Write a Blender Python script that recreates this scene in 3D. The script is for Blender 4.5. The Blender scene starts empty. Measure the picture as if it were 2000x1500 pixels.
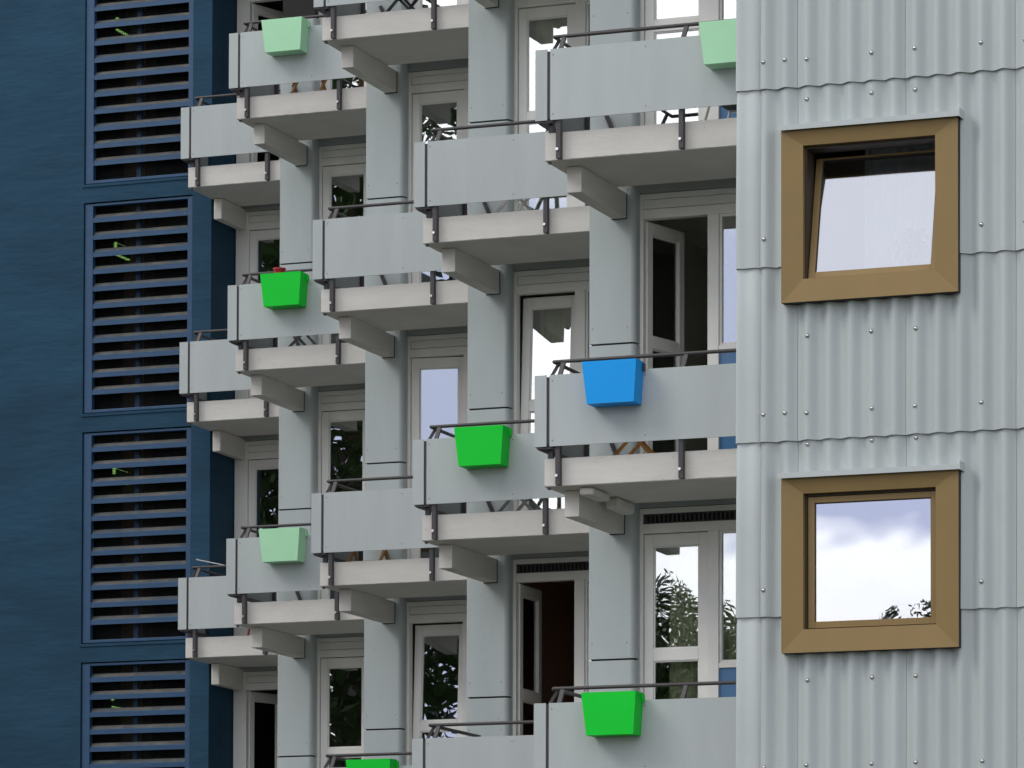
import bpy, bmesh, math, random
from mathutils import Vector, Matrix
random.seed(7)
sc = bpy.context.scene
col = sc.collection
R = math.radians
G = 10.5                       # height of the reference balcony corner above the ground

# ------------------------------------------------------------------ camera
cam_d = bpy.data.cameras.new("camera")
cam_d.sensor_width = 36.0
cam_d.lens = 8342.18 / 2000 * 36.0
cam_d.shift_y = 1060.93 / 2000
cam_d.clip_start = 0.5
cam_d.clip_end = 2000
cam = bpy.data.objects.new("camera", cam_d)
col.objects.link(cam)
yw, pt, rl = R(21.0149), R(2.4013), R(0.143)
fw = Vector((-math.sin(yw) * math.cos(pt), math.cos(yw) * math.cos(pt), math.sin(pt)))
rt = Vector((math.cos(yw), math.sin(yw), 0))
up = rt.cross(fw)
rt2 = rt * math.cos(rl) + up * math.sin(rl)
up2 = up * math.cos(rl) - rt * math.sin(rl)
m = Matrix((rt2, up2, -fw)).transposed().to_4x4()
m.translation = Vector((12.5721, -33.2214, -8.8572 + G))
cam.matrix_world = m
sc.camera = cam

# ------------------------------------------------------------------ sky (bright overcast, banks of cloud)
w = bpy.data.worlds.new("World")
sc.world = w
w.use_nodes = True
nt = w.node_tree
nt.nodes.clear()
N = nt.nodes.new
out = N("ShaderNodeOutputWorld")
bg = N("ShaderNodeBackground")
bg.inputs["Strength"].default_value = 0.1
sky = N("ShaderNodeTexSky")
sky.sky_type = 'NISHITA'
sky.sun_disc = False
sky.sun_elevation = R(42)
sky.sun_rotation = R(234)
tc = N("ShaderNodeTexCoord")
sep = N("ShaderNodeSeparateXYZ")
nt.links.new(tc.outputs["Generated"], sep.inputs[0])
mp = N("ShaderNodeMapping")
mp.inputs["Scale"].default_value = (5, 5, 16)
nt.links.new(tc.outputs["Generated"], mp.inputs[0])
nz = N("ShaderNodeTexNoise")
nz.inputs["Scale"].default_value = 1.3
nz.inputs["Detail"].default_value = 5
nt.links.new(mp.outputs[0], nz.inputs["Vector"])
ma = N("ShaderNodeMath"); ma.operation = 'MULTIPLY_ADD'
ma.inputs[1].default_value = 0.014
nt.links.new(nz.outputs["Fac"], ma.inputs[0])
nt.links.new(sep.outputs["Z"], ma.inputs[2])
sb = N("ShaderNodeMath"); sb.operation = 'SUBTRACT'; sb.inputs[1].default_value = 0.007
nt.links.new(ma.outputs[0], sb.inputs[0])
rp = N("ShaderNodeValToRGB")
CL = 3.0
stops = [(0.0, (1.5, 1.48, 1.46)), (.11, (2.0, 1.98, 2.0)), (.1285, (2.2, 2.2, 2.25)), (.1365, (.95, 1.02, 1.38)),
         (.206, (1.0, 1.07, 1.40)), (.226, (2.4, 2.4, 2.42)), (.297, (2.4, 2.4, 2.4)), (.313, (1.0, 1.07, 1.42)),
         (.37, (1.3, 1.36, 1.62)), (.45, (1.22, 1.25, 1.38)), (.62, (1.25, 1.27, 1.36)), (.70, (1.7, 1.72, 1.78)), (.8, (1.35, 1.37, 1.40)), (1.0, (1.05, 1.07, 1.09))]
el = rp.color_ramp.elements
el[0].position = stops[0][0]; el[0].color = [v / CL for v in stops[0][1]] + [1]
el[1].position = stops[-1][0]; el[1].color = [v / CL for v in stops[-1][1]] + [1]
for p, c in stops[1:-1]:
    e = el.new(p); e.color = [v / CL for v in c] + [1]
nt.links.new(sb.outputs[0], rp.inputs[0])
mul = N("ShaderNodeVectorMath"); mul.operation = 'SCALE'; mul.inputs["Scale"].default_value = 10 * CL
nt.links.new(rp.outputs[0], mul.inputs[0])
dp = N("ShaderNodeVectorMath"); dp.operation = 'DOT_PRODUCT'       # the cloud is brighter round the hidden sun
dp.inputs[1].default_value = (math.sin(R(218)) * math.cos(R(40)), math.cos(R(218)) * math.cos(R(40)), math.sin(R(40)))
nt.links.new(tc.outputs["Generated"], dp.inputs[0])
dm = N("ShaderNodeMapRange"); dm.inputs[1].default_value = -.6; dm.inputs[2].default_value = 1.0
dm.inputs[3].default_value = .62 * 10 * CL; dm.inputs[4].default_value = 1.22 * 10 * CL
nt.links.new(dp.outputs["Value"], dm.inputs[0])
nt.links.new(dm.outputs[0], mul.inputs["Scale"])
mx = N("ShaderNodeMix"); mx.data_type = 'RGBA'; mx.inputs[0].default_value = 0.93
nt.links.new(sky.outputs[0], mx.inputs[6])
nt.links.new(mul.outputs[0], mx.inputs[7])
nt.links.new(mx.outputs[2], bg.inputs[0])
nt.links.new(bg.outputs[0], out.inputs[0])

# ------------------------------------------------------------------ soft sun through the cloud, from the front left
sd = bpy.data.lights.new("sun", 'SUN')
sd.energy = 1.1
sd.angle = R(24)
sd.color = (1, .96, .89)
sun = bpy.data.objects.new("sun", sd)
col.objects.link(sun)
az, elv = R(234), R(42)       # azimuth clockwise from +Y
to_sun = Vector((math.sin(az) * math.cos(elv), math.cos(az) * math.cos(elv), math.sin(elv)))
sun.rotation_euler = to_sun.to_track_quat('Z', 'Y').to_euler()
sc.view_settings.view_transform = 'Standard'
sc.view_settings.look = 'None'
sc.view_settings.gamma = 1
sc.view_settings.exposure = -0.12

# ------------------------------------------------------------------ materials
def mat(name, c, rough=.6, metal=0.0, var=.08, scale=3.0, stretch=(1, 1, 1), bump=0.0, bscale=60.0, bstretch=(1, 1, 1),
        bdist=.01, speck=0.0, obj_var=0.0, spec=.5, c2=None):
    M = bpy.data.materials.new(name)
    M.use_nodes = True
    t = M.node_tree
    p = t.nodes["Principled BSDF"]
    L = t.links.new
    n = t.nodes.new
    p.inputs["Roughness"].default_value = rough
    p.inputs["Metallic"].default_value = metal
    p.inputs["Specular IOR Level"].default_value = spec
    g = n("ShaderNodeNewGeometry")
    mpn = n("ShaderNodeMapping"); mpn.inputs["Scale"].default_value = stretch
    L(g.outputs["Position"], mpn.inputs[0])
    nn = n("ShaderNodeTexNoise"); nn.inputs["Scale"].default_value = scale; nn.inputs["Detail"].default_value = 6
    nn.inputs["Roughness"].default_value = .6
    L(mpn.outputs[0], nn.inputs["Vector"])
    mr = n("ShaderNodeMapRange")
    mr.inputs[1].default_value = .3; mr.inputs[2].default_value = .7
    mr.inputs[3].default_value = 1 - var; mr.inputs[4].default_value = 1 + var
    L(nn.outputs["Fac"], mr.inputs[0])
    fac = mr.outputs[0]
    if obj_var:
        oi = n("ShaderNodeObjectInfo")
        m2 = n("ShaderNodeMapRange"); m2.inputs[3].default_value = 1 - obj_var; m2.inputs[4].default_value = 1 + obj_var
        L(oi.outputs["Random"], m2.inputs[0])
        mm = n("ShaderNodeMath"); mm.operation = 'MULTIPLY'
        L(fac, mm.inputs[0]); L(m2.outputs[0], mm.inputs[1]); fac = mm.outputs[0]
    if speck:
        vo = n("ShaderNodeTexNoise"); vo.inputs["Scale"].default_value = 34; vo.inputs["Detail"].default_value = 2
        L(g.outputs["Position"], vo.inputs["Vector"])
        m3 = n("ShaderNodeMapRange"); m3.inputs[1].default_value = .70; m3.inputs[2].default_value = .76
        m3.inputs[3].default_value = 1; m3.inputs[4].default_value = 1 - speck
        L(vo.outputs["Fac"], m3.inputs[0])
        mm = n("ShaderNodeMath"); mm.operation = 'MULTIPLY'
        L(fac, mm.inputs[0]); L(m3.outputs[0], mm.inputs[1]); fac = mm.outputs[0]
    sc_ = n("ShaderNodeVectorMath"); sc_.operation = 'SCALE'
    if c2:
        mixc = n("ShaderNodeMix"); mixc.data_type = 'RGBA'
        mixc.inputs[6].default_value = (*c, 1); mixc.inputs[7].default_value = (*c2, 1)
        nb = n("ShaderNodeTexNoise"); nb.inputs["Scale"].default_value = scale * .37; nb.inputs["Detail"].default_value = 4
        L(mpn.outputs[0], nb.inputs["Vector"])
        mrb = n("ShaderNodeMapRange"); mrb.inputs[1].default_value = .38; mrb.inputs[2].default_value = .66
        L(nb.outputs["Fac"], mrb.inputs[0]); L(mrb.outputs[0], mixc.inputs[0])
        L(mixc.outputs[2], sc_.inputs[0])
    else:
        sc_.inputs[0].default_value = c
    L(fac, sc_.inputs["Scale"])
    L(sc_.outputs[0], p.inputs["Base Color"])
    if bump:
        mb = n("ShaderNodeMapping"); mb.inputs["Scale"].default_value = bstretch
        L(g.outputs["Position"], mb.inputs[0])
        nb2 = n("ShaderNodeTexNoise"); nb2.inputs["Scale"].default_value = bscale; nb2.inputs["Detail"].default_value = 5
        L(mb.outputs[0], nb2.inputs["Vector"])
        bp = n("ShaderNodeBump"); bp.inputs["Strength"].default_value = bump; bp.inputs["Distance"].default_value = bdist
        L(nb2.outputs["Fac"], bp.inputs["Height"])
        L(bp.outputs[0], p.inputs["Normal"])
    return M

def glass(name, refl, tint=(.93, .95, .98), through=(.91, .93, .90)):
    M = bpy.data.materials.new(name)
    M.use_nodes = True
    t = M.node_tree
    t.nodes.clear()
    n = t.nodes.new; L = t.links.new
    o = n("ShaderNodeOutputMaterial")
    gl = n("ShaderNodeBsdfGlossy"); gl.inputs["Roughness"].default_value = 0.0; gl.inputs[0].default_value = (*tint, 1)
    tr = n("ShaderNodeBsdfTransparent"); tr.inputs[0].default_value = (*through, 1)
    mixs = n("ShaderNodeMixShader")
    fr = n("ShaderNodeFresnel"); fr.inputs[0].default_value = 1.5
    ad = n("ShaderNodeMath"); ad.operation = 'ADD'; ad.inputs[1].default_value = refl; ad.use_clamp = True
    L(fr.outputs[0], ad.inputs[0]); L(ad.outputs[0], mixs.inputs[0])
    g = n("ShaderNodeNewGeometry")
    nn = n("ShaderNodeTexNoise"); nn.inputs["Scale"].default_value = 2.2; nn.inputs["Detail"].default_value = 1
    L(g.outputs["Position"], nn.inputs["Vector"])
    bp = n("ShaderNodeBump"); bp.inputs["Strength"].default_value = .05; bp.inputs["Distance"].default_value = .02
    L(nn.outputs["Fac"], bp.inputs["Height"]); L(bp.outputs[0], gl.inputs["Normal"])
    L(tr.outputs[0], mixs.inputs[1]); L(gl.outputs[0], mixs.inputs[2])
    L(mixs.outputs[0], o.inputs[0])
    return M

def emit(name, c, s):
    M = bpy.data.materials.new(name); M.use_nodes = True
    t = M.node_tree; p = t.nodes["Principled BSDF"]
    p.inputs["Base Color"].default_value = (*c, 1)
    p.inputs["Emission Color"].default_value = (*c, 1); p.inputs["Emission Strength"].default_value = s
    return M

M = {}
M['panel'] = mat('fibre_cement_panel', (.445, .48, .476), .62, var=.05, scale=2.6, stretch=(1.6, 1, .3), bump=.05, bscale=240, speck=.1, obj_var=.03, spec=.35)
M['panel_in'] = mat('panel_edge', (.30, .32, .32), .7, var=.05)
M['pier'] = mat('pier_cladding', (.435, .48, .475), .62, var=.06, scale=1.5, stretch=(2, 2, .35), bump=.05, bscale=240, speck=.16, obj_var=.025, spec=.35)
M['concrete'] = mat('painted_concrete', (.64, .615, .57), .8, var=.06, scale=2.2, stretch=(1, 1, 4), bump=.16, bscale=26, bstretch=(.5, 1, 3), bdist=.012, speck=.26, obj_var=.04, spec=.3)
M['frame'] = mat('white_painted_wood', (.79, .78, .735), .5, var=.04, scale=2, bump=.05, bscale=80)
M['lintel'] = mat('lintel_render', (.36, .385, .375), .75, var=.05, bump=.1)
M['steel'] = mat('dark_painted_steel', (.052, .046, .048), .5, var=.14, scale=9, bump=.06, bscale=90)
M['bolt'] = mat('zinc_bolt', (.62, .61, .6), .3, metal=.9, var=.05)
M['gap'] = mat('joint_backing', (.02, .02, .02), .9, var=.05)
M['blue'] = mat('blue_painted_concrete', (.016, .056, .098), .75, var=.18, scale=1.1, stretch=(.6, 1, 2.0), bump=.32, bscale=3.6, bstretch=(1.0, 1, 3.6), bdist=.03, spec=.18)
M['louvre'] = mat('blue_painted_louvre', (.020, .067, .145), .5, var=.12, scale=5, stretch=(1, 1, 3), bump=.1, bscale=40, spec=.45)
M['dust'] = mat('dusty_blade_top', (.105, .10, .088), .9, var=.25, scale=7, stretch=(1.2, 1, 1), c2=(.06, .075, .085), bump=.1)
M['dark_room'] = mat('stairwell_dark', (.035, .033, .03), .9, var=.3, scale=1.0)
M['brown'] = mat('stairwell_column', (.075, .052, .028), .8, var=.25, scale=3)
M['mesh'] = mat('insect_mesh', (.02, .022, .024), .8, var=.1)
M['corr'] = mat('corrugated_sheet', (.435, .473, .467), .5, var=.05, scale=1.1, stretch=(1.6, 1, .5), bump=.04, bscale=200, speck=.05, obj_var=.02, spec=.4)
M['gold'] = mat('bronze_anodised', (.222, .146, .050), .5, metal=.15, var=.06, scale=2.5, stretch=(1, 1, .6), bump=.03, bscale=120, spec=.45)
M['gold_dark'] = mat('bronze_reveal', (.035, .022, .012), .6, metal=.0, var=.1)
M['flash'] = mat('grey_flashing', (.445, .483, .478), .5, var=.03)
M['roomw'] = mat('room_wall', (.55, .56, .48), .85, var=.05)
M['roomg'] = mat('room_wall_green', (.20, .22, .16), .85, var=.05)
M['roomb'] = mat('room_wall_brown', (.38, .24, .16), .85, var=.05)
M['curtain'] = mat('curtain_cloth', (.80, .80, .60), .9, var=.06, scale=9, stretch=(3, 3, .2), bump=.1)
M['sheer'] = mat('sheer_cloth', (.62, .64, .66), .9, var=.03)
M['green'] = mat('bright_green_paint', (.003, .62, .035), .5, var=.03, scale=2, spec=.2)
M['mint'] = mat('mint_green_paint', (.42, .76, .48), .5, var=.03, scale=2, spec=.25)
M['azure'] = mat('azure_blue_paint', (.008, .33, .84), .5, var=.03, scale=2, spec=.2)
M['soil'] = mat('soil', (.05, .035, .02), .95, var=.4, scale=30)
M['spandrel'] = mat('blue_spandrel', (.05, .16, .33), .35, var=.04)
M['wood'] = mat('oiled_wood', (.33, .15, .035), .55, var=.2, scale=8)
M['whitemetal'] = mat('white_tube', (.62, .62, .6), .4, var=.05)
M['greymetal'] = mat('grey_tube', (.16, .165, .16), .45, var=.05)
M['black'] = mat('black_fabric', (.012, .012, .014), .8, var=.1)
M['red'] = mat('red_plastic', (.38, .01, .012), .45, var=.05)
M['leaf'] = mat('leaf', (.045, .085, .022), .6, var=.5, scale=.6)
M['leaf_pale'] = mat('pale_leaf', (.05, .07, .05), .7, var=.1)
M['bark'] = mat('bark', (.07, .055, .04), .9, var=.3, scale=6, bump=.5)
M['grass'] = mat('lawn', (.038, .046, .022), .95, var=.35, scale=2)
M['pave'] = mat('paving', (.05, .045, .037), .9, var=.15, scale=3)
M['roof'] = mat('roof_felt', (.12, .12, .12), .9, var=.1)
M['rubber_and_gap_shade'] = mat('black_rubber_and_gap_shade', (.015, .015, .015), .7, var=.1)
M['glass'] = glass('window_glass', .29)
M['glass_clear'] = glass('sash_glass', .34, tint=(.95, .96, 1.0), through=(.8, .82, .84))
M['sign_edge'] = emit('sign_glow', (.42, .80, .20), .42)
M['sign_face'] = mat('sign_face', (.02, .12, .04), .4)

# ------------------------------------------------------------------ mesh helpers
class MB:
    def __init__(s): s.v = []; s.f = []; s.mi = []; s.sm = []; s.mats = []
    def m(s, k):
        if k not in s.mats: s.mats.append(k)
        return s.mats.index(k)
    def face(s, pts, k, smooth=False):
        b = len(s.v); s.v += [tuple(p) for p in pts]
        s.f.append(tuple(range(b, b + len(pts)))); s.mi.append(s.m(k)); s.sm.append(smooth)
    def grid(s, rows, k, smooth=False, close=False):
        b = len(s.v); n = len(rows[0])
        for r in rows: s.v += [tuple(p) for p in r]
        for i in range(len(rows) - 1):
            for j in range(n if close else n - 1):
                j2 = (j + 1) % n
                s.f.append((b + i * n + j, b + i * n + j2, b + (i + 1) * n + j2, b + (i + 1) * n + j))
                s.mi.append(s.m(k)); s.sm.append(smooth)
    def box(s, x0, x1, y0, y1, z0, z1, k):
        b = len(s.v)
        s.v += [(x0, y0, z0), (x1, y0, z0), (x1, y1, z0), (x0, y1, z0), (x0, y0, z1), (x1, y0, z1), (x1, y1, z1), (x0, y1, z1)]
        for q in ((0, 3, 2, 1), (4, 5, 6, 7), (0, 1, 5, 4), (1, 2, 6, 5), (2, 3, 7, 6), (3, 0, 4, 7)):
            s.f.append(tuple(b + i for i in q)); s.mi.append(s.m(k)); s.sm.append(False)
    def room(s, x0, x1, y0, y1, z0, z1, k, kf=None):     # a room seen from inside, open towards -Y
        P = [(x0, y0, z0), (x1, y0, z0), (x1, y1, z0), (x0, y1, z0), (x0, y0, z1), (x1, y0, z1), (x1, y1, z1), (x0, y1, z1)]
        for q in ((0, 1, 2, 3), (4, 7, 6, 5), (1, 5, 6, 2), (2, 6, 7, 3), (3, 7, 4, 0)):
            s.face([P[i] for i in q], k)
    def bar(s, a, b, wx, wy, k, n=4, up=(0, 0, 1), smooth=False):      # bar of rectangular (n = 4) or round section
        a = Vector(a); b = Vector(b); d = (b - a).normalized()
        u = Vector(up)
        if abs(d.dot(u)) > .95: u = Vector((0, 1, 0))
        x = d.cross(u).normalized(); y = x.cross(d).normalized()
        if n == 4: pr = [(-wx, -wy), (wx, -wy), (wx, wy), (-wx, wy)]
        else: pr = [(wx * math.cos(2 * math.pi * i / n), wy * math.sin(2 * math.pi * i / n)) for i in range(n)]
        A = [a + x * p + y * q for p, q in pr]; B = [b + x * p + y * q for p, q in pr]
        s.grid([A, B], k, smooth=smooth or n > 4, close=True)
        s.face(A[::-1], k); s.face(B, k)
    def path(s, pts, r, k, n=8):
        for i in range(len(pts) - 1): s.bar(pts[i], pts[i + 1], r, r, k, n)
    def prism(s, prof, x0, x1, k, ax='x'):               # profile (p, q) extruded along an axis
        def P(t, p): return (t, p[0], p[1]) if ax == 'x' else ((p[0], t, p[1]) if ax == 'y' else (p[0], p[1], t))
        A = [P(x0, p) for p in prof]; B = [P(x1, p) for p in prof]
        s.grid([A, B], k, close=True); s.face(A[::-1], k); s.face(B, k)
    def wall(s, x0, x1, z0, z1, y0, y1, holes, k):        # a wall with rectangular openings (x0, x1, z0, z1) and their reveals
        xs = sorted({x0, x1, *[h[0] for h in holes], *[h[1] for h in holes]})
        zs = sorted({z0, z1, *[h[2] for h in holes], *[h[3] for h in holes]})
        xs = [x for x in xs if x0 <= x <= x1]; zs = [z for z in zs if z0 <= z <= z1]
        def hole(i, j):
            if not (0 <= i < len(xs) - 1 and 0 <= j < len(zs) - 1): return True
            cx = (xs[i] + xs[i + 1]) / 2; cz = (zs[j] + zs[j + 1]) / 2
            return any(h[0] < cx < h[1] and h[2] < cz < h[3] for h in holes)
        for i in range(len(xs) - 1):
            for j in range(len(zs) - 1):
                if hole(i, j): continue
                a, b, c, d = xs[i], xs[i + 1], zs[j], zs[j + 1]
                s.face([(a, y0, c), (b, y0, c), (b, y0, d), (a, y0, d)], k)
                s.face([(b, y1, c), (a, y1, c), (a, y1, d), (b, y1, d)], k)
                if hole(i - 1, j): s.face([(a, y1, c), (a, y0, c), (a, y0, d), (a, y1, d)], k)
                if hole(i + 1, j): s.face([(b, y0, c), (b, y1, c), (b, y1, d), (b, y0, d)], k)
                if hole(i, j - 1): s.face([(a, y1, c), (b, y1, c), (b, y0, c), (a, y0, c)], k)
                if hole(i, j + 1): s.face([(a, y0, d), (b, y0, d), (b, y1, d), (a, y1, d)], k)
    def mesh(s, name):
        me = bpy.data.meshes.new(name)
        me.from_pydata(s.v, [], s.f)
        for k in s.mats: me.materials.append(M[k])
        me.polygons.foreach_set("material_index", s.mi)
        me.polygons.foreach_set("use_smooth", s.sm)
        me.update()
        return me

def obj(name, mb, parent=None, loc=(0, 0, 0), bevel=0, merge=False):
    me = mb if isinstance(mb, bpy.types.Mesh) else mb.mesh(name)
    if merge:
        bm = bmesh.new(); bm.from_mesh(me); bmesh.ops.remove_doubles(bm, verts=bm.verts, dist=1e-4); bmesh.ops.delete(bm, geom=[v for v in bm.verts if not v.link_faces], context='VERTS'); bm.to_mesh(me); bm.free()
    o = bpy.data.objects.new(name, me)
    col.objects.link(o)
    o.location = loc
    if parent: o.parent = parent
    if bevel:
        b = o.modifiers.new("bevel", 'BEVEL'); b.width = bevel; b.segments = 2; b.limit_method = 'ANGLE'; b.angle_limit = R(50)
    return o

def empty(name, loc):
    o = bpy.data.objects.new(name, None); col.objects.link(o); o.location = loc
    return o

def tag(o, label=None, cat=None, group=None, kind=None):
    if label: o['label'] = label
    if cat: o['category'] = cat
    if group: o['group'] = group
    if kind: o['kind'] = kind
    return o

def copy_tree(o, parent=None, loc=None):
    c = o.copy(); col.objects.link(c); c.parent = parent
    if loc is not None: c.location = loc
    for ch in list(o.children): copy_tree(ch, c)
    return c

# ------------------------------------------------------------------ ground
g = MB()
g.face([(-400, -400, 0), (400, -400, 0), (400, 400, 0), (-400, 400, 0)], 'grass')
tag(obj('ground', g), kind='structure')
g = MB()
g.face([(-14, -9, .004), (16, -9, .004), (16, 20, .004), (-14, 20, .004)], 'pave')
tag(obj('pavement', g), kind='structure')

# ------------------------------------------------------------------ the balcony block
BAY = [(-8.7257, 11.4025), (-6.7527, 8.4657), (-4.5174, 5.6516), (-2.2604, 2.826), (0.0, 0.0)]
H = 2.75
FL = (-1, 0, 1, 2)
def zk(k): return G - H * k

block = empty('apartment_building', (0, 0, 0))
tag(block, 'grey apartment building with stepped bays of balconies on white concrete slabs', 'building')

def place(c, k): return (BAY[c][0], BAY[c][1], zk(k))

def rough_slab(x0, x1, y0, y1, z0, z1, seed):
    rnd = random.Random(seed)
    mb = MB(); n = int((x1 - x0) / .035)
    rows = []
    c = .007
    jt = [0.0] * 8
    for i in range(n + 1):
        x = x0 + (x1 - x0) * i / n
        j = [rnd.uniform(-1, 1) * .0022 for _ in range(8)]
        if rnd.random() < .05: j[2] += .007
        if rnd.random() < .05: j[5] -= .007
        if rnd.random() < .03: j[1] += .006; j[0] += .006
        ring = [(x, y0, z0 + c + j[0] + .0), (x, y0, z1 - c + j[5]), (x, y0 + c + j[4], z1), (x, y1, z1), (x, y1, z0),
                (x, y0 + c + abs(j[2]) , z0)]
        rows.append(ring)
    mb.grid(rows, 'concrete', close=True)
    mb.face(rows[0][::-1], 'concrete'); mb.face(rows[-1], 'concrete')
    return mb

def balcony_meshes(right, post2, seed, beam):
    d = {}
    d['slab'] = rough_slab(.06, right, .082, 1.24, -.927, -.69, seed).mesh('balcony')
    b = MB()
    x0, x1, yb, zb = beam
    b.box(x0, x1, yb, 1.478, zb, -.930, 'concrete')
    if x0 > .1: b.box(x0 - .007, x1 + .007, 1.469, 1.4765, zb - .008, -.935, 'gap')
    d['beam'] = b.mesh('support_beam')
    b = MB(); b.box(.134, right - .003, 0, .012, -.60, 0, 'panel')
    for x in (.16, .98, right - .12):
        for z in (-.05, -.55):
            b.bar((x, -.0025, z), (x, .001, z), .006, .006, 'greymetal', 8)
    d['front'] = b.mesh('front_panel')
    b = MB(); b.box(0, .106, 0, .012, -.60, 0, 'panel'); d['corner'] = b.mesh('corner_panel')
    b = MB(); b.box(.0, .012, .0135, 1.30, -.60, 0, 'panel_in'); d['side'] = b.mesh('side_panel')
    b = MB()
    rr = .016
    b.path([(.128, .12, .13), (right - .002, .12, .13)], rr, 'steel', 10)
    b.path([(.128, .12, .13), (.118, 1.39, .13)], rr, 'steel', 10)
    b.bar((.105, 1.33, .13), (.105, 1.476, .085), .009, .009, 'steel')
    d['rail'] = b.mesh('handrail')
    for i, x in enumerate((.197, post2)):
        b = MB()
        b.bar((x, .05, -.922), (x, .05, -.01), .019, .030, 'steel')          # flat bar bolted to the slab edge
        b.bar((x, .05, -.03), (x + .018, .12, .12), .018, .012, 'steel', up=(0, 1, 0))
        b.bar((x - .006, .0205, -.845), (x - .006, .006, -.845), .013, .013, 'bolt', 8)
        d['post%d' % i] = b.mesh('post')
    b = MB()
    b.box(.088, .130, .085, .127, -.685, -.02, 'steel')                    # corner post
    b.box(.088, .152, .0135, .040, -.585, -.015, 'steel')
    b.box(.018, .050, 1.17, 1.21, -.685, -.02, 'steel')                     # rear post
    b.box(.0135, .045, .05, 1.27, -.62, -.585, 'steel')                      # bottom rail of the side
    b.bar((.032, .22, -.03), (.122, .24, .125), .014, .012, 'steel')
    b.bar((.11, 1.46, -.24), (.30, 1.465, -.68), .018, .008, 'steel', up=(0, 1, 0))
    b.bar((.0135, .02, -.605), (.20, .06, -.605), .012, .012, 'steel')
    b.box(.078, .10, .10, .125, -.948, -.9255, 'steel')
    d['frame'] = b.mesh('railing_frame')
    return d

std = balcony_meshes(2.192, 1.282, 3, (.146, .276, .333, -1.151))
alt = [balcony_meshes(2.192, 1.282, s, (.146 + dx, .276 + dx, .333, -1.151)) for s, dx in ((11, .0), (12, -.02), (13, .015))]
end = balcony_meshes(1.915, 1.085, 5, (.0985, .205, .70, -1.18))

BAL = {}
def make_balcony(d, c, k):
    o = obj('balcony', d['slab'], block, place(c, k))
    obj('support_beam', d['beam'], o, bevel=.012)
    obj('front_panel', d['front'], o)
    obj('corner_panel', d['corner'], o)
    obj('side_panel', d['side'], o)
    obj('handrail', d['rail'], o)
    obj('post', d['post0'], o); obj('post', d['post1'], o)
    obj('railing_frame', d['frame'], o)
    BAL[(c, k)] = o
for c in range(5):
    for k in FL:
        make_balcony(end if c == 0 else (std, alt[0], alt[1], alt[2])[(c * 3 + k * 2 + 7) % 4], c, k)

# piers between the bays: cladding panels one storey high with an open joint, a core and the party wall behind
pm = MB()
r_ = .05
prof = [(-.05, 1.60), (-.05, 1.477)]
for i in range(7):
    a = i / 6 * math.pi / 2
    prof.append((.373 - r_ + r_ * math.sin(a), 1.477 + r_ - r_ * math.cos(a)))
prof.append((.373, 1.60))
b = len(pm.v)
pm.grid([[(p[0], p[1], .517 - H + .0) for p in prof], [(p[0], p[1], .500) for p in prof]], 'pier', close=True)
top = [(p[0], p[1], .500) for p in prof]; bot = [(p[0], p[1], .517 - H) for p in prof]
pm.face(top, 'pier'); pm.face(bot[::-1], 'pier')
pm.box(-.049, -.038, 1.475, 1.479, .501, .510, 'bolt')
for z in (.2, -.9, -2.1):
    for x in (-.02, .30):
        pm.bar((x, 1.4745, z), (x, 1.478, z), .006, .006, 'greymetal', 8)
pier_me = pm.mesh('pier_panel')
ztop, zbot = G + H + 1.95, 0.0
for c in range(1, 5):
    X, Y = BAY[c]
    for k in range(-1, 4):
        obj('pier_panel', pier_me, block, (X, Y, zk(k)), merge=False)
    wl = MB()
    dy = BAY[c - 1][1] - Y
    wl.box(-.035, .355, 1.50, 1.598, zbot, ztop, 'gap')
    wl.box(-.046, .12, 1.602, dy + 1.60, zbot, ztop, 'lintel')
    obj('party_wall', wl, block, (X, Y, 0))

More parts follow.
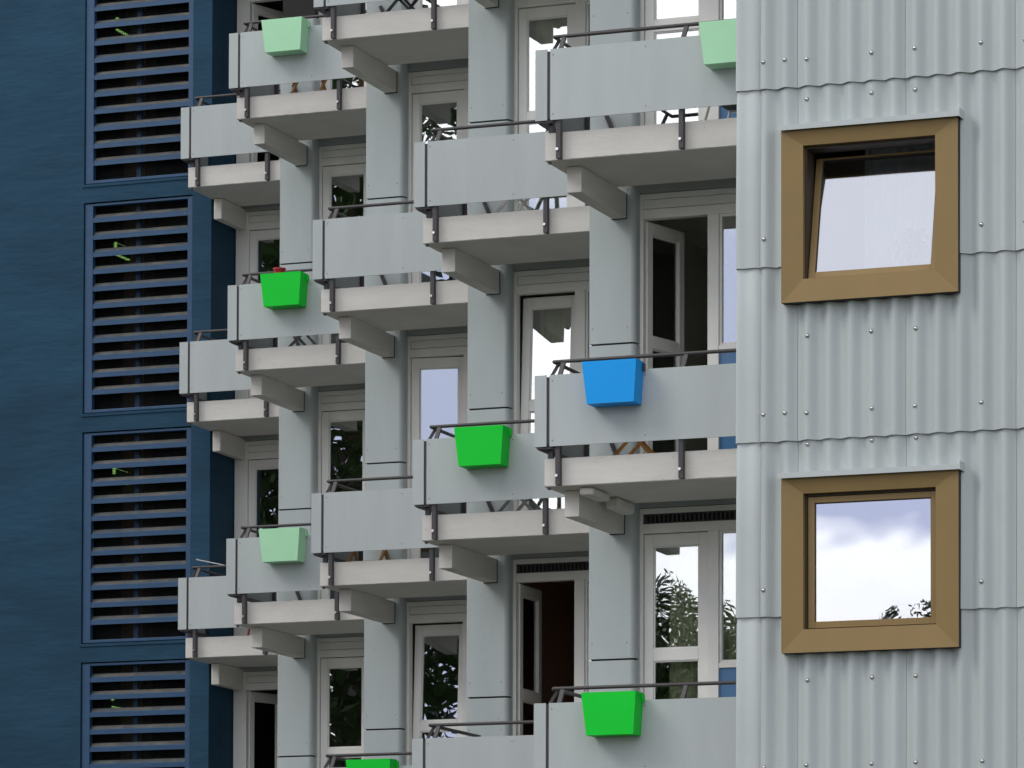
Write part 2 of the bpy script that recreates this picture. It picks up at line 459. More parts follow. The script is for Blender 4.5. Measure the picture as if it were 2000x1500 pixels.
# windows, balcony doors, rooms
def bay_window(c, grille=False):
    first = c == 0
    xl, xd, xm0, xm1, xg1, xr = (-.05, .12, .70, .80, 1.60, 1.795) if first else (.331, .403, .99, 1.092, 1.99, 2.192)
    b = MB(); y0, y1 = 1.60, 1.69
    b.box(xl, xd, y0, y1, -.69, 1.825, 'frame')
    b.box(xm0, xm1, y0, y1, -.69, 1.607, 'frame')
    b.box(xg1, xr, y0, y1, -.69, 1.607, 'frame')
    b.box(xd, xr, y0, y1, 1.607, 1.690, 'frame')
    b.box(xd, xr, y0, y1, 1.776, 1.825, 'frame')
    b.box(xd, xr, y0 + .03, y1, 1.690, 1.776, 'gap')
    b.box(xm1, xg1, y0 + .003, y1, .416, .462, 'frame')                       # rail under the fixed light
    # glazing beads round the fixed light
    for a in ((xm1, xm1 + .022, .462, 1.607), (xg1 - .022, xg1, .462, 1.607)):
        b.box(a[0], a[1], y0 + .022, y1 - .004, a[2], a[3], 'frame')
    b.box(xm1 + .022, xg1 - .022, y0 + .022, y1 - .004, .462, .486, 'frame')
    b.box(xm1 + .022, xg1 - .022, y0 + .022, y1 - .004, 1.585, 1.607, 'frame')
    d = {'frame': b.mesh('window')}
    b = MB(); b.box(xm1 + .022, xg1 - .022, 1.645, 1.651, .486, 1.585, 'glass'); d['pane'] = b.mesh('pane')
    b = MB(); b.box(xm1, xg1, 1.625, 1.66, -.69, .416, 'spandrel'); d['span'] = b.mesh('spandrel_panel')
    b = MB(); b.box(xd + .005, xr, 1.606, 1.628, 1.6945, 1.7715, 'frame'); d['vent'] = b.mesh('vent_panel')
    b = MB()
    x = xd + .02
    while x < xr - .02:
        b.box(x, x + .016, 1.606, 1.628, 1.692, 1.774, 'steel'); x += .040
    b.box(xd, xr, 1.604, 1.606 + .02, 1.765, 1.776, 'steel'); b.box(xd, xr, 1.604, 1.624, 1.690, 1.700, 'steel')
    d['grille'] = b.mesh('vent_grille')
    # the door leaf, hinged at its left lower edge: origin there
    wd, hd = xm0 - xd - .008, 2.285
    b = MB(); t = .055; st = .082
    b.box(0, st, 0, t, 0, hd, 'frame'); b.box(wd - st, wd, 0, t, 0, hd, 'frame')
    b.box(st, wd - st, 0, t, hd - .105, hd, 'frame')
    zc = 1.183
    b.box(st, wd - st, 0, t, zc, zc + .105, 'frame')
    b.box(st, wd - st, 0, t, 0, .12, 'frame')
    for (za, zb_) in ((zc + .105, hd - .105), (.12, zc)):                      # beads
        b.box(st, st + .012, .012, t - .012, za, zb_, 'frame'); b.box(wd - st - .012, wd - st, .012, t - .012, za, zb_, 'frame')
        b.box(st + .012, wd - st - .012, .012, t - .012, za, za + .012, 'frame'); b.box(st + .012, wd - st - .012, .012, t - .012, zb_ - .012, zb_, 'frame')
    d['leaf'] = b.mesh('balcony_door')
    b = MB(); b.box(st + .012, wd - st - .012, .024, .030, zc + .117, hd - .117, 'glass'); d['pu'] = b.mesh('pane')
    b = MB(); b.box(st + .012, wd - st - .012, .024, .030, .132, zc - .012, 'glass'); d['pl'] = b.mesh('pane')
    b = MB(); b.box(wd - .05, wd - .03, t, t + .03, 1.0, 1.03, 'bolt'); b.bar((wd - .04, t + .035, 1.015), (wd - .15, t + .035, 1.015), .008, .008, 'bolt', 8)
    d['handle'] = b.mesh('handle')
    d['door_at'] = (xd + .004, 1.625, -.685)
    return d
wstd, wend = bay_window(4), bay_window(0)
rnd = random.Random(4)
DOOR = {(4, 1): ('open', 75, 'balcony door standing wide open into the room'), (3, 2): ('open', 90, 'balcony door standing open into a brown room'),
        (0, 2): ('open', 72, 'balcony door half open'), (0, -1): ('open', 70, 'balcony door half open'),
        (3, 1): ('tilt', 3.4, 'balcony door tilted inwards at the top'), (2, 2): ('tilt', 3.0, 'balcony door tilted inwards at the top'),
        (2, 1): ('open', 8, 'balcony door slightly ajar')}
GRILLE = {(4, 2), (3, 2)}
lint = MB(); lint.box(.331, 2.195, 1.575, 1.70, 1.83, 2.055, 'lintel'); lint.box(.331, 2.195, 1.252, 1.575, 1.955, 2.055, 'lintel')
lint_me = lint.mesh('lintel')
lint = MB(); lint.box(-.05, 1.795, 1.575, 1.70, 1.83, 2.055, 'lintel'); lint.box(-.05, 1.795, 1.252, 1.575, 1.955, 2.055, 'lintel')
lint0_me = lint.mesh('lintel')
for c in range(5):
    d = wend if c == 0 else wstd
    for k in FL:
        p = place(c, k)
        if c == 0: p = (p[0] + .118, p[1] - .21, p[2] - .04)                 # the end bay's window stands further forward
        wo = obj('window', d['frame'], block, p, bevel=.004)
        pn = obj('pane', d['pane'], wo)
        pn.rotation_euler = (R(rnd.uniform(-.12, .12)), 0, R(rnd.uniform(-.15, .15)))
        obj('spandrel_panel', d['span'], wo)
        if (c, k) in GRILLE: obj('vent_grille', d['grille'], wo)
        else: obj('vent_panel', d['vent'], wo)
        dl = d['door_at']
        do = obj('balcony_door', d['leaf'], block, (p[0] + dl[0], p[1] + dl[1], p[2] + dl[2]), bevel=.004)
        obj('pane', d['pu'], do); obj('pane', d['pl'], do); obj('handle', d['handle'], do)
        st = DOOR.get((c, k))
        if st:
            do['label'] = st[2]
            if st[0] == 'open' and st[1] > 20: do.location.y += .045; do.location.x += .012
            do.rotation_euler = (0, 0, R(st[1])) if st[0] == 'open' else (R(-st[1]), 0, 0)
        else:
            do.rotation_euler = (R(rnd.uniform(-.1, .05)), 0, 0)
        rm = MB()
        kind = 'roomb' if (c, k) == (3, 2) else ('roomw' if (c, k) in ((4, 1), (4, 2), (4, 0), (3, 0), (3, 1)) else 'roomg')
        xr = 1.795 if c == 0 else 2.195
        rm.room(-.05 if c == 0 else .13, xr, 1.70, 5.6, -.688, 1.82, kind)
        obj('room', rm, block, p)
        obj('lintel', lint0_me if c == 0 else lint_me, block, p)
rf = MB()
for c in range(5):
    X, Y = BAY[c]
    xr = BAY[c + 1][0] - .05 if c < 4 else 2.28
    rf.box(X - .05, xr - .002, Y + .08, Y + 9.0, ztop + .004, ztop + .30, 'roof')
obj('roof', rf, block)
fd = MB()
for c in range(5):
    X, Y = BAY[c]
    xr = (BAY[c + 1][0] - .05) if c < 4 else 2.28
    fd.box(X - (.05 if c == 0 else -.358), xr - .004, Y + 1.62, Y + 1.75, 0, zk(2) - .70, 'lintel')
    fd.box(X + .01, xr - .004, Y + 5.62, Y + 5.75, 0, ztop, 'lintel')
obj('base_wall', fd, block)

# ------------------------------------------------------------------ the blue stair tower
tower = empty('stair_tower', (-11.0, 13.0, 0))
tag(tower, 'dark blue painted concrete stair tower with louvred openings', 'building')
TX0, TX1, TY = -15.5, -8.63, 12.026
ox, oz0, oz1 = (-10.305, -8.875), -.634, 1.895
holes = [(ox[0], ox[1], G + oz0 - H * (k), G + oz1 - H * k) for k in (-1, 0, 1, 2)]
ttop = G + 6.2
b = MB()
b.wall(TX0, TX1, 0, ttop, TY, TY + .30, holes, 'blue')
def toff(o): o.location = (11.0, -13.0, 0); return o
toff(obj('wall', b, tower))
b = MB(); b.box(TX1 - .25, TX1, TY + .302, 13.0, 0, ttop, 'blue')
b.box(TX0, TX0 + .25, TY + .302, 19, 0, ttop, 'blue'); b.box(TX0 + .25, TX1 - .25, 18.7, 19, 0, ttop, 'blue')
b.box(TX1 - .25, TX1 - .001, 13.004, 19, 0, ttop, 'blue')
b.box(TX0, TX1 - .001, TY + .302, 19, ttop + .003, ttop + .25, 'roof')
toff(obj('side_wall', b, tower))
for k in (-1, 0, 1, 2):
    z0, z1 = G + oz0 - H * k, G + oz1 - H * k
    b = MB(); b.prism([(TY - .012, z0 - .035), (TY - .012, z0 - .006), (TY + .05, z0 + .008), (TY + .05, z0 - .035)], ox[0] - .02, ox[1] + .01, 'blue')
    toff(obj('sill', b, tower))
    b = MB()
    x0, x1 = ox[0] + .008, ox[1] - .008; fy0, fy1 = TY + .018, TY + .10
    zz0, zz1 = z0 + .010, z1 - .012
    b.box(x0, x0 + .105, fy0, fy1, zz0, zz1, 'louvre'); b.box(x1 - .062, x1, fy0, fy1, zz0, zz1, 'louvre')
    b.box(x0 + .105, x1 - .062, fy0, fy1, zz1 - .03, zz1, 'louvre'); b.box(x0 + .105, x1 - .062, fy0, fy1, zz0, zz0 + .035, 'louvre')
    lo = obj('louvre', b, tower, bevel=.004); toff(lo)
    sx0, sx1 = x0 + .106, x1 - .063
    for i in range(12):
        zl = G - H * k + 1.656 - .2065 * i          # underside of the front lip
        if zl < zz0 + .05: continue
        s = MB()
        y = TY + .022
        s.face([(sx0, y, zl), (sx1, y, zl), (sx1, y, zl + .050), (sx0, y, zl + .050)], 'louvre')
        s.face([(sx0, y, zl + .050), (sx1, y, zl + .050), (sx1, y + .016, zl + .062), (sx0, y + .016, zl + .062)], 'louvre')
        s.face([(sx0, y + .016, zl + .062), (sx1, y + .016, zl + .062), (sx1, y + .066, zl + .108), (sx0, y + .066, zl + .108)], 'dust')
        s.face([(sx0, y + .066, zl + .108), (sx1, y + .066, zl + .108), (sx1, y + .070, zl + .104), (sx0, y + .070, zl + .104)], 'louvre')
        s.face([(sx1, y + .006, zl + .034), (sx0, y + .006, zl + .034), (sx0, y + .070, zl + .104), (sx1, y + .070, zl + .104)], 'louvre')
        s.face([(sx1, y, zl), (sx0, y, zl), (sx0, y + .006, zl + .034), (sx1, y + .006, zl + .034)], 'louvre')
        obj('blade', s, lo)
    s = MB()                                                                # wire mesh behind the blades
    y = TY + .14
    x = sx0
    while x < sx1:
        s.box(x, x + .003, y, y + .003, zz0, zz1, 'mesh'); x += .028
    z = zz0
    while z < zz1:
        s.box(sx0, sx1, y + .003, y + .006, z, z + .003, 'mesh'); z += .028
    obj('wire_mesh', s, lo)
    s = MB(); s.box(-9.69, -9.63, TY + .16, TY + .22, zz0, zz1, 'louvre'); obj('mullion', s, lo)
rm = MB()
rm.room(TX0 + .26, TX1 - .26, TY + .31, 16.5, .02, ttop - .02, 'dark_room')
toff(obj('stairwell', rm, tower))
b = MB(); b.box(-10.40, -10.12, 13.3, 13.6, .02, ttop - .03, 'brown'); toff(obj('column', b, tower))
b = MB()
for k in (-1, 0, 1, 2, 3): b.box(TX0 + .27, TX1 - .27, 14.2, 16.4, G + 2.0 - H * k, G + 2.2 - H * k, 'dark_room')
toff(obj('landing', b, tower))

tower.location = (-11.04, 13.105, 0)
words = {-1: 'topmost', 0: 'second highest', 1: 'third highest', 2: 'lowest'}
for k in (-1, 0, 1, 2):
    e = empty('exit_sign', (-10.36, 13.0, G - H * k + 1.35))
    tag(e, 'glowing green sign hanging behind the %s louvre of the blue tower' % words[k], 'sign', 'signs behind the tower louvres')
    b = MB(); b.box(-.010, .010, .006, .38, .106, .238, 'sign_face'); obj('face', b, e)
    b = MB(); b.box(-.014, .026, .0, .005, .17 if k else .10, .245, 'sign_edge'); obj('light_edge', b, e)
    b = MB(); b.box(-.014, .016, .006, .38, .090, .105, 'sign_edge'); obj('light_edge', b, e)
    b = MB(); b.box(-.012, .004, .006, .38, .2385, .245, 'sign_edge'); obj('light_edge', b, e)
    for hy in (.08, .30):
        b = MB(); b.bar((0, hy, .245), (0, hy, .64), .004, .004, 'steel'); obj('hanger', b, e)

# ------------------------------------------------------------------ the corrugated wing
wing = empty('corrugated_wing', (4.0, -1.0, 0))
tag(wing, 'pale grey building wing clad in corrugated sheets with square bronze windows', 'building')
def woff(o): o.location = (o.location.x - 4.0, o.location.y + 1.0, o.location.z); return o
WX0, WX1, WY = 2.285, 9.5, -1.579
PITCH, AMP = .1745, .027
wins = [(2.676, 4.095, -2.605, -1.250), (2.676, 4.095, -5.341, -3.974)]
b = MB()
bh = [(wx0 + .12, wx1 - .12, G + wz0 + .12, G + wz1 - .09) for wx0, wx1, wz0, wz1 in wins]
b.wall(WX0 + .02, WX1, 0, G + 5.2, -1.515, -1.33, bh, 'lintel')
b.box(WX0 + .02, WX0 + .25, -1.329, 7, 0, G + 5.2, 'lintel')
b.box(WX1 - .25, WX1, -1.329, 7, 0, G + 5.2, 'lintel')
b.box(WX0, WX1, -1.60, 7, G + 5.203, G + 5.45, 'roof')
woff(obj('wall', b, wing))
laps = [5.0, 3.25, 1.868, .487, -.895, -2.300, -3.673, -5.043, -6.425, -7.81, -9.19, -10.5]
seams = [2.483, 2.7765, 3.649, 4.5215, 5.394, 6.2665, 7.139]
def crest(x): return WY + AMP - AMP * math.cos((x - 2.6895) / PITCH * 2 * math.pi)
bolt_rows = {  # by sheet row (index of its top lap): heights of bolt rows
    3: [-.684], 4: [-.996, -2.086], 5: [-2.855, -3.461], 6: [-3.708, -4.838], 7: [-5.546, -6.216]}
for i in range(len(laps) - 1):
    zt, zb_ = G + laps[i] + .09, G + laps[i + 1]
    # corner flashing
    f = MB()
    yb, yt = WY - .012, WY - .002
    n = 8
    pr = [(WX0, 1.2, 0), (WX0, WY + .02, 0)] + [(WX0 + .022 * (1 - math.cos(a * math.pi / 2 / 4)), WY + .02 - .026 * math.sin(a * math.pi / 2 / 4), 0) for a in range(1, 5)] + \
         [(WX0 + .040, WY - .005, 0), (WX0 + .060, WY + .001, 0), (WX0 + .085, WY + .004, 0), (WX0 + .11, WY + .001, 0), (WX0 + .135, WY - .003, 0), (WX0 + .16, WY - .001, 0), (WX0 + .18, WY + .008, 0), (WX0 + .198, WY + .022, 0)]
    rows = []
    for z, dy in ((zb_ - .002, .0), (zb_, -.012), (zb_ + .60, -.008), (zt - .14, -.001), (zt - .125, .005), (zt - .005, .005)):
        rows.append([(p[0] - (0 if j else 0) + (dy if j < 3 else 0) * .4, p[1] + dy, z) for j, p in enumerate(pr)])
    f.grid(rows, 'flash', smooth=True)
    o = woff(obj('corner_flashing', f, wing, merge=True)); es = o.modifiers.new('split', 'EDGE_SPLIT'); es.split_angle = R(24)
    for j in range(len(seams) - 1):
        xa, xb = seams[j] - (.0 if j else .0), seams[j + 1] - .0035
        cut = [wq for wq in wins if wq[0] < xb and wq[1] > xa and G + wq[2] < zt and G + wq[3] > zb_]
        xs = {xa, xb}
        nst = int(round((xb - xa) / (PITCH / 14)))
        xs |= {xa + (xb - xa) * t / nst for t in range(nst + 1)}
        zs = {zt, zb_}
        zs |= {zb_ + (zt - zb_) * t / 8 for t in range(9)}
        for wq in cut:
            zs |= {z for z in (G + wq[2] + .03, G + wq[3] - .03) if zb_ < z < zt}
            xs |= {x for x in (wq[0] + .03, wq[1] - .03) if xa < x < xb}
        xs = sorted(xs); zs = sorted(zs)
        sh = MB()
        base = len(sh.v); nx = len(xs)
        rj = random.Random(i * 17 + j)
        off = rj.uniform(-.0015, .0015)
        for z in zs:
            t = (z - zb_) / (zt - zb_)
            lift = -.019 * (1 - t) + .006 * t + off
            for x in xs:
                lip = 0
                sh.v.append((x, crest(x) + lift - (.003 if j and x - xa < .004 else 0), z))
        for a in range(len(zs) - 1):
            for q in range(nx - 1):
                cx, cz = (xs[q] + xs[q + 1]) / 2, (zs[a] + zs[a + 1]) / 2
                if any(wq[0] + .03 < cx < wq[1] - .03 and G + wq[2] + .03 < cz < G + wq[3] - .03 for wq in cut): continue
                sh.f.append((base + a * nx + q, base + a * nx + q + 1, base + (a + 1) * nx + q + 1, base + (a + 1) * nx + q))
                sh.mi.append(sh.m('corr')); sh.sm.append(True)
        th = .0075
        for q in range(nx - 1):                                             # the cut edge along the bottom
            cx = (xs[q] + xs[q + 1]) / 2
            if any(wq[0] + .03 < cx < wq[1] - .03 and G + wq[2] + .03 < zb_ < G + wq[3] - .03 for wq in cut): continue
            v0, v1 = sh.v[base + q], sh.v[base + q + 1]
            sh.face([(v0[0], v0[1] + th, v0[2]), (v1[0], v1[1] + th, v1[2]), v1, v0], 'corr')
        for a in range(len(zs) - 1):                                        # and along the seam
            cz = (zs[a] + zs[a + 1]) / 2
            if any(G + wq[2] + .03 < cz < G + wq[3] - .03 and wq[0] < xa < wq[1] for wq in cut) and any(G + wq[2] + .03 < cz < G + wq[3] - .03 and wq[0] < xb < wq[1] for wq in cut): continue
            inr = any(G + wq[2] + .03 < cz < G + wq[3] - .03 and wq[0] < xb < wq[1] for wq in cut)
            inl = any(G + wq[2] + .03 < cz < G + wq[3] - .03 and wq[0] < xa < wq[1] for wq in cut)
            v0, v1 = sh.v[base + a * nx + nx - 1], sh.v[base + (a + 1) * nx + nx - 1]
            if not inr: sh.face([v0, (v0[0], v0[1] + th, v0[2]), (v1[0], v1[1] + th, v1[2]), v1], 'corr')
            v0, v1 = sh.v[base + a * nx], sh.v[base + (a + 1) * nx]
            if not inl: sh.face([v1, (v1[0], v1[1] + th, v1[2]), (v0[0], v0[1] + th, v0[2]), v0], 'corr')
        o = woff(obj('cladding_sheet', sh, wing, merge=True)); es = o.modifiers.new('split', 'EDGE_SPLIT'); es.split_angle = R(50)
        if i in bolt_rows and j <= 3:
            for bz in bolt_rows[i]:
                full = bz in (-.684, -3.461, -6.216)
                if j == 0: bx = [2.515] + ([2.6895] if bz in (-.684, -3.461) else [])
                else: bx = [seams[j] + .0875, seams[j] + .6105]
                for x in bx:
                    if not full and bz in (-.996, -2.855, -3.708, -5.546) and (x < 2.7 or x > 4.1): continue
                    if not full and bz in (-2.086, -4.838) and 2.6 < x < 4.2: continue
                    zz = G + bz + rj.uniform(-.006, .006)
                    xx = x + rj.uniform(-.004, .004)
                    t = (zz - zb_) / (zt - zb_)
                    yy = WY - .019 * (1 - t) + .006 * t
                    bb = MB()
                    bb.bar((0, 0, 0), (0, -.003, 0), .0165, .0165, 'rubber_and_gap_shade', 12)
                    rings = [[(.0145 * math.cos(u) * math.cos(e * math.pi / 8), -.003 - .012 * math.sin(e * math.pi / 8), .0145 * math.sin(u) * math.cos(e * math.pi / 8)) for u in [q * math.pi / 6 for q in range(12)]] for e in range(5)]
                    bb.grid(rings, 'bolt', smooth=True, close=True)
                    obj('bolt', bb, o, (xx, yy, zz))

def gold_window(wq, tilt):
    x0, x1, z0, z1 = wq
    e = MB()
    yo, yi = -1.652, -1.632
    ix0, ix1, iz0, iz1 = x0 + .172, x1 - .186, z0 + .182, z1 - .127
    O = [(x0, z0), (x1, z0), (x1, z1), (x0, z1)]; I = [(ix0, iz0), (ix1, iz0), (ix1, iz1), (ix0, iz1)]
    for q in range(4):
        r = (q + 1) % 4
        e.face([(O[q][0], yo, G + O[q][1]), (O[r][0], yo, G + O[r][1]), (I[r][0], yi, G + I[r][1]), (I[q][0], yi, G + I[q][1])], 'gold')
        e.face([(O[r][0], yo, G + O[r][1]), (O[q][0], yo, G + O[q][1]), (O[q][0], -1.50, G + O[q][1]), (O[r][0], -1.50, G + O[r][1])], 'rubber_and_gap_shade' if q < 2 else 'gold')  # underside and right side coloured black for the shade of an open gap
        # inner reveal in two steps
        e.face([(I[q][0], yi, G + I[q][1]), (I[r][0], yi, G + I[r][1]), (I[r][0], -1.58, G + I[r][1]), (I[q][0], -1.58, G + I[q][1])], 'gold')
    s = .018
    J = [(ix0 + s, iz0 + s * .4), (ix1 - s * .4, iz0 + s * .4), (ix1 - s * .4, iz1 - s), (ix0 + s, iz1 - s)]
    for q in range(4):
        r = (q + 1) % 4
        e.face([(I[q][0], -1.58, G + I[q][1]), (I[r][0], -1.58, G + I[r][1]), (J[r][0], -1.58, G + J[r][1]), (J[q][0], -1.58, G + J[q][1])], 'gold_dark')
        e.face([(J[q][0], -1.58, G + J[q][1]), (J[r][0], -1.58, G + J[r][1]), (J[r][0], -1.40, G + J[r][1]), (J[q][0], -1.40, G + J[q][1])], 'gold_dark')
    wo = woff(obj('window', e, wing))
    # sash, hinged along its lower edge
    sx0, sx1, sz0, sz1 = J[0][0] + .004, J[1][0] - .004, J[0][1] + .004, J[2][1] - .004
    sb_ = MB(); fwid = .052; ft = .012 if tilt else .048
    wdt, hgt = sx1 - sx0, sz1 - sz0
    sb_.box(0, fwid, 0, .07, 0, hgt, 'gold'); sb_.box(wdt - fwid * .85, wdt, 0, .07, 0, hgt, 'gold')
    sb_.box(fwid, wdt - fwid * .85, 0, .07, 0, fwid, 'gold'); sb_.box(fwid, wdt - fwid * .85, 0, .07, hgt - ft, hgt, 'gold')
    for a in ((fwid, fwid + .006, fwid, hgt - ft), (wdt - fwid * .85 - .006, wdt - fwid * .85, fwid, hgt - ft)): sb_.box(a[0], a[1], .014, .06, a[2], a[3], 'rubber_and_gap_shade')
    sb_.box(fwid + .006, wdt - fwid * .85 - .006, .014, .06, hgt - ft - .006, hgt - ft, 'rubber_and_gap_shade')
    so = obj('sash', sb_, wo, (sx0, -1.574, G + sz0), bevel=.003)
    so.rotation_euler = (R(-tilt), 0, 0)
    if tilt: so['label'] = 'window sash tilted inwards at the top'
    # the pane lies in the sash plane
    p = MB(); p.box(fwid + .006, wdt - fwid * .85 - .006, .022, .028, fwid, hgt - ft - .006, 'glass_clear')
    po = obj('pane', p, wo, (sx0, -1.574, G + sz0)); po.rotation_euler = (R(-tilt), 0, 0)
    f = MB()
    f.prism([(-1.690, G + z1 - .008), (-1.690, G + z1 + .034), (-1.53, G + z1 + .050), (-1.53, G + z1 + .046), (-1.686, G + z1 + .026), (-1.686, G + z1 - .008)], x0 - .018, x1 + .020, 'flash')
    f.box(x1 + .020, x1 + .024, -1.694, -1.56, G + z1 - .012, G + z1 + .058, 'flash')
    obj('flashing', f, wo)
    rm = MB(); rm.room(x0 + .05, x1 + .6, -1.325, 3.2, G + z0 - .55, G + z1 + .3, 'roomg'); woff(obj('room', rm, wing))
gold_window(wins[0], 13)
gold_window(wins[1], 0)

# ------------------------------------------------------------------ planter boxes hung on the railings
def planter_meshes(k):
    b = MB(); d = .20
    T = [(.0, -d, .057), (.477, -d, .057), (.477, 0 - .004, .057), (.0, 0 - .004, .057)]
    Bt = [(.045, -d, -.298), (.455, -d, -.298), (.455, -.004, -.298), (.045, -.004, -.298)]
    t = .006
    Ti = [(t, -d + t, .057), (.477 - t, -d + t, .057), (.477 - t, -.004 - t, .057), (t, -.004 - t, .057)]
    Di = [(.01, -d + t, .02), (.467, -d + t, .02), (.467, -.004 - t, .02), (.01, -.004 - t, .02)]
    for q in range(4):
        r = (q + 1) % 4
        b.face([Bt[q], Bt[r], T[r], T[q]], k); b.face([T[q], T[r], Ti[r], Ti[q]], k); b.face([Ti[q], Ti[r], Di[r], Di[q]], k)
    b.face(Bt[::-1], k); b.face(Di, 'soil')
    h = MB()
    h.box(.4775, .490, -.045, -.001, -.02, .042, 'steel' if k == 'azure' else k)
    return b.mesh('planter_box'), h.mesh('bracket')
PL = {k: planter_meshes(k) for k in ('green', 'mint', 'azure')}
def planter(c, k, kind, x, label):
    me, hk = PL[kind]
    X, Y, Z = place(c, k)
    o = obj('planter_box', me, None, (X + x, Y, Z), bevel=.004)
    obj('bracket', hk, o)
    tag(o, label, 'planter', 'coloured planter boxes on the balcony railings')
planter(1, -1, 'mint', .472, 'pale mint green planter box on the top left balcony railing')
planter(4, -0, 'mint', 1.512, 'pale mint planter box partly hidden by the edge of the corrugated wing')
planter(1, 0, 'green', .472, 'bright green planter box with a red pot sitting in it')
planter(4, 1, 'azure', .493, 'bright blue planter box, the only blue one')
planter(3, 1, 'green', .484, 'bright green planter box one step left of the blue planter')
planter(1, 1, 'mint', .470, 'mint green planter box below the green planter with the red pot')
planter(4, 2, 'green', .492, 'bright green planter box directly below the blue planter')
planter(2, 2, 'green', .468, 'bright green planter box cut off by the bottom edge of the photo')

# ------------------------------------------------------------------ things on the balconies
b = MB(); n = 16
for (z0, r0, z1, r1) in ((.0, .045, .085, .062), (.085, .070, .103, .070)):
    b.grid([[(r0 * math.cos(2 * math.pi * i / n), r0 * math.sin(2 * math.pi * i / n), z0) for i in range(n)],
            [(r1 * math.cos(2 * math.pi * i / n), r1 * math.sin(2 * math.pi * i / n), z1) for i in range(n)]], 'red', smooth=True, close=True)
b.face([(.066 * math.cos(2 * math.pi * i / n), .066 * math.sin(2 * math.pi * i / n), .100) for i in range(n)], 'soil')
X, Y, Z = place(1, 0)
tag(obj('flower_pot', b, None, (X + .655, Y - .10, Z + .021)), 'small red flower pot standing in the green planter', 'flower pot')

def folding_chair(mk, seatk, hgt=.45, wid=.44):
    o = {}
    b = MB()
    n = 5
    for i in range(n): b.box(-wid / 2 + i * wid / n + .006, -wid / 2 + (i + 1) * wid / n - .006, -.19, .19, hgt - .012, hgt + .008, seatk)
    o['seat'] = b.mesh('seat')
    ls = []
    for s in (-1, 1):
        b = MB()
        for y in (-.17, .17): b.bar((s * wid * .5, y + s * .012, 0), (-s * wid * .44, y + s * .012, hgt - .014), .013, .011, mk, up=(0, 1, 0))
        b.bar((s * wid * .38, -.17, .06), (s * wid * .38, .17, .06), .008, .008, mk, 8)
        ls.append(b.mesh('leg_frame'))
    o['legs'] = ls
    b = MB()
    for y in (-.17, .17): b.bar((wid * .46, y, hgt + .008), (wid * .53, y, hgt + .27), .012, .012, mk)
    for i in range(3): b.box(wid * .50 + i * .012, wid * .50 + i * .012 + .014, -.185, .185, hgt + .08 + i * .06, hgt + .12 + i * .06, seatk)
    o['back'] = b.mesh('backrest')
    return o
CH = {'wood': folding_chair('wood', 'wood'), 'grey': folding_chair('greymetal', 'greymetal'), 'white': folding_chair('whitemetal', 'whitemetal'), 'dark': folding_chair('steel', 'greymetal')}
def chair(c, k, x, y, kind, label, rz=0):
    X, Y, Z = place(c, k)
    e = empty('folding_chair', (X + x, Y + y, Z - .69))
    e.rotation_euler = (0, 0, R(rz))
    o = CH[kind]
    obj('seat', o['seat'], e); obj('backrest', o['back'], e)
    for l in o['legs']: obj('leg_frame', l, e)
    tag(e, label, 'chair', 'folding chairs on the balconies')
chair(4, 1, .66, .72, 'wood', 'wooden folding chair behind the balcony panel of the blue planter', 6)
chair(3, 1, .80, .72, 'grey', 'grey folding chair behind the middle green planter')
chair(3, 0, .77, .66, 'white', 'white folding chair on the balcony up and left of the blue planter')
chair(2, 1, .33, .72, 'wood', 'wooden folding chair on the plain balcony down left from the middle green planter', 90)
chair(1, -1, .68, .62, 'wood', 'wooden folding chair behind the panel of the top left mint planter', 90)
chair(2, -1, .72, .66, 'dark', 'dark slatted folding chair on the balcony cut by the top edge')
chair(1, 0, .58, .66, 'grey', 'grey folding chair behind the panel of the planter with the red pot', 35)

X, Y, Z = place(4, 0)
e = empty('lounge_chair', (X + 1.62, Y + .72, Z - .69))
b = MB()
b.box(-.02, .012, -.24, .24, .30, .34, 'black'); b.prism([(-.24, .28), (.50, .26), (.50, .28), (-.24, .30)], -.24, .24, 'black', 'y')
obj('seat', b, e)
b = MB(); b.prism([(-.24, .29), (-.46, .82), (-.44, .82), (-.22, .29)], -.24, .24, 'black', 'y'); obj('backrest', b, e)
for y in (-.255, .255):
    b = MB(); b.path([(-.30, y, 0), (-.22, y, .27), (.46, y, .25), (.52, y, 0)], .012, 'whitemetal', 8); b.path([(-.22, y, .27), (-.46, y, .84)], .012, 'whitemetal', 8)
    obj('leg_frame', b, e)
tag(e, 'black lounge chair with white tube frame at the upper right balcony', 'chair')
X, Y, Z = place(4, 2)
e = empty('garden_chair', (X + 1.62, Y + .80, Z - .69))
b = MB(); b.box(-.22, .22, -.21, .21, .42, .45, 'black'); obj('seat', b, e)
b = MB()
pr = [(-.18, .46), (-.20, .70), (-.17, .81), (-.10, .845), (.10, .845), (.17, .81), (.20, .70), (.18, .46)]
b.prism(pr, .20, .225, 'black', 'y'); obj('backrest', b, e)
for sx in (-.2, .2):
    for sy in (-.19, .19):
        b = MB(); b.bar((sx, sy, 0), (sx, sy, .42), .012, .012, 'steel', 8); obj('leg', b, e)
tag(e, 'black chair whose backrest shows beside the lower right balcony rail', 'chair')
X, Y, Z = place(0, 1)
b = MB(); b.path([(.205, .09, .215), (.56, .135, .135)], .006, 'whitemetal', 8); b.bar((.19, .088, .2185), (.205, .09, .215), .009, .009, 'whitemetal', 8)
tag(obj('stick', b, None, (X, Y, Z)), 'thin white stick leaning across the leftmost lower balcony rail', 'stick')
X, Y, Z = place(0, 1)
b = MB(); b.bar((.55, .7, -.69), (.66, .72, -.25), .011, .011, 'red', 8); b.bar((.82, .7, -.69), (.70, .72, -.25), .011, .011, 'red', 8); b.box(.50, .86, .55, .88, -.25, -.235, 'red')
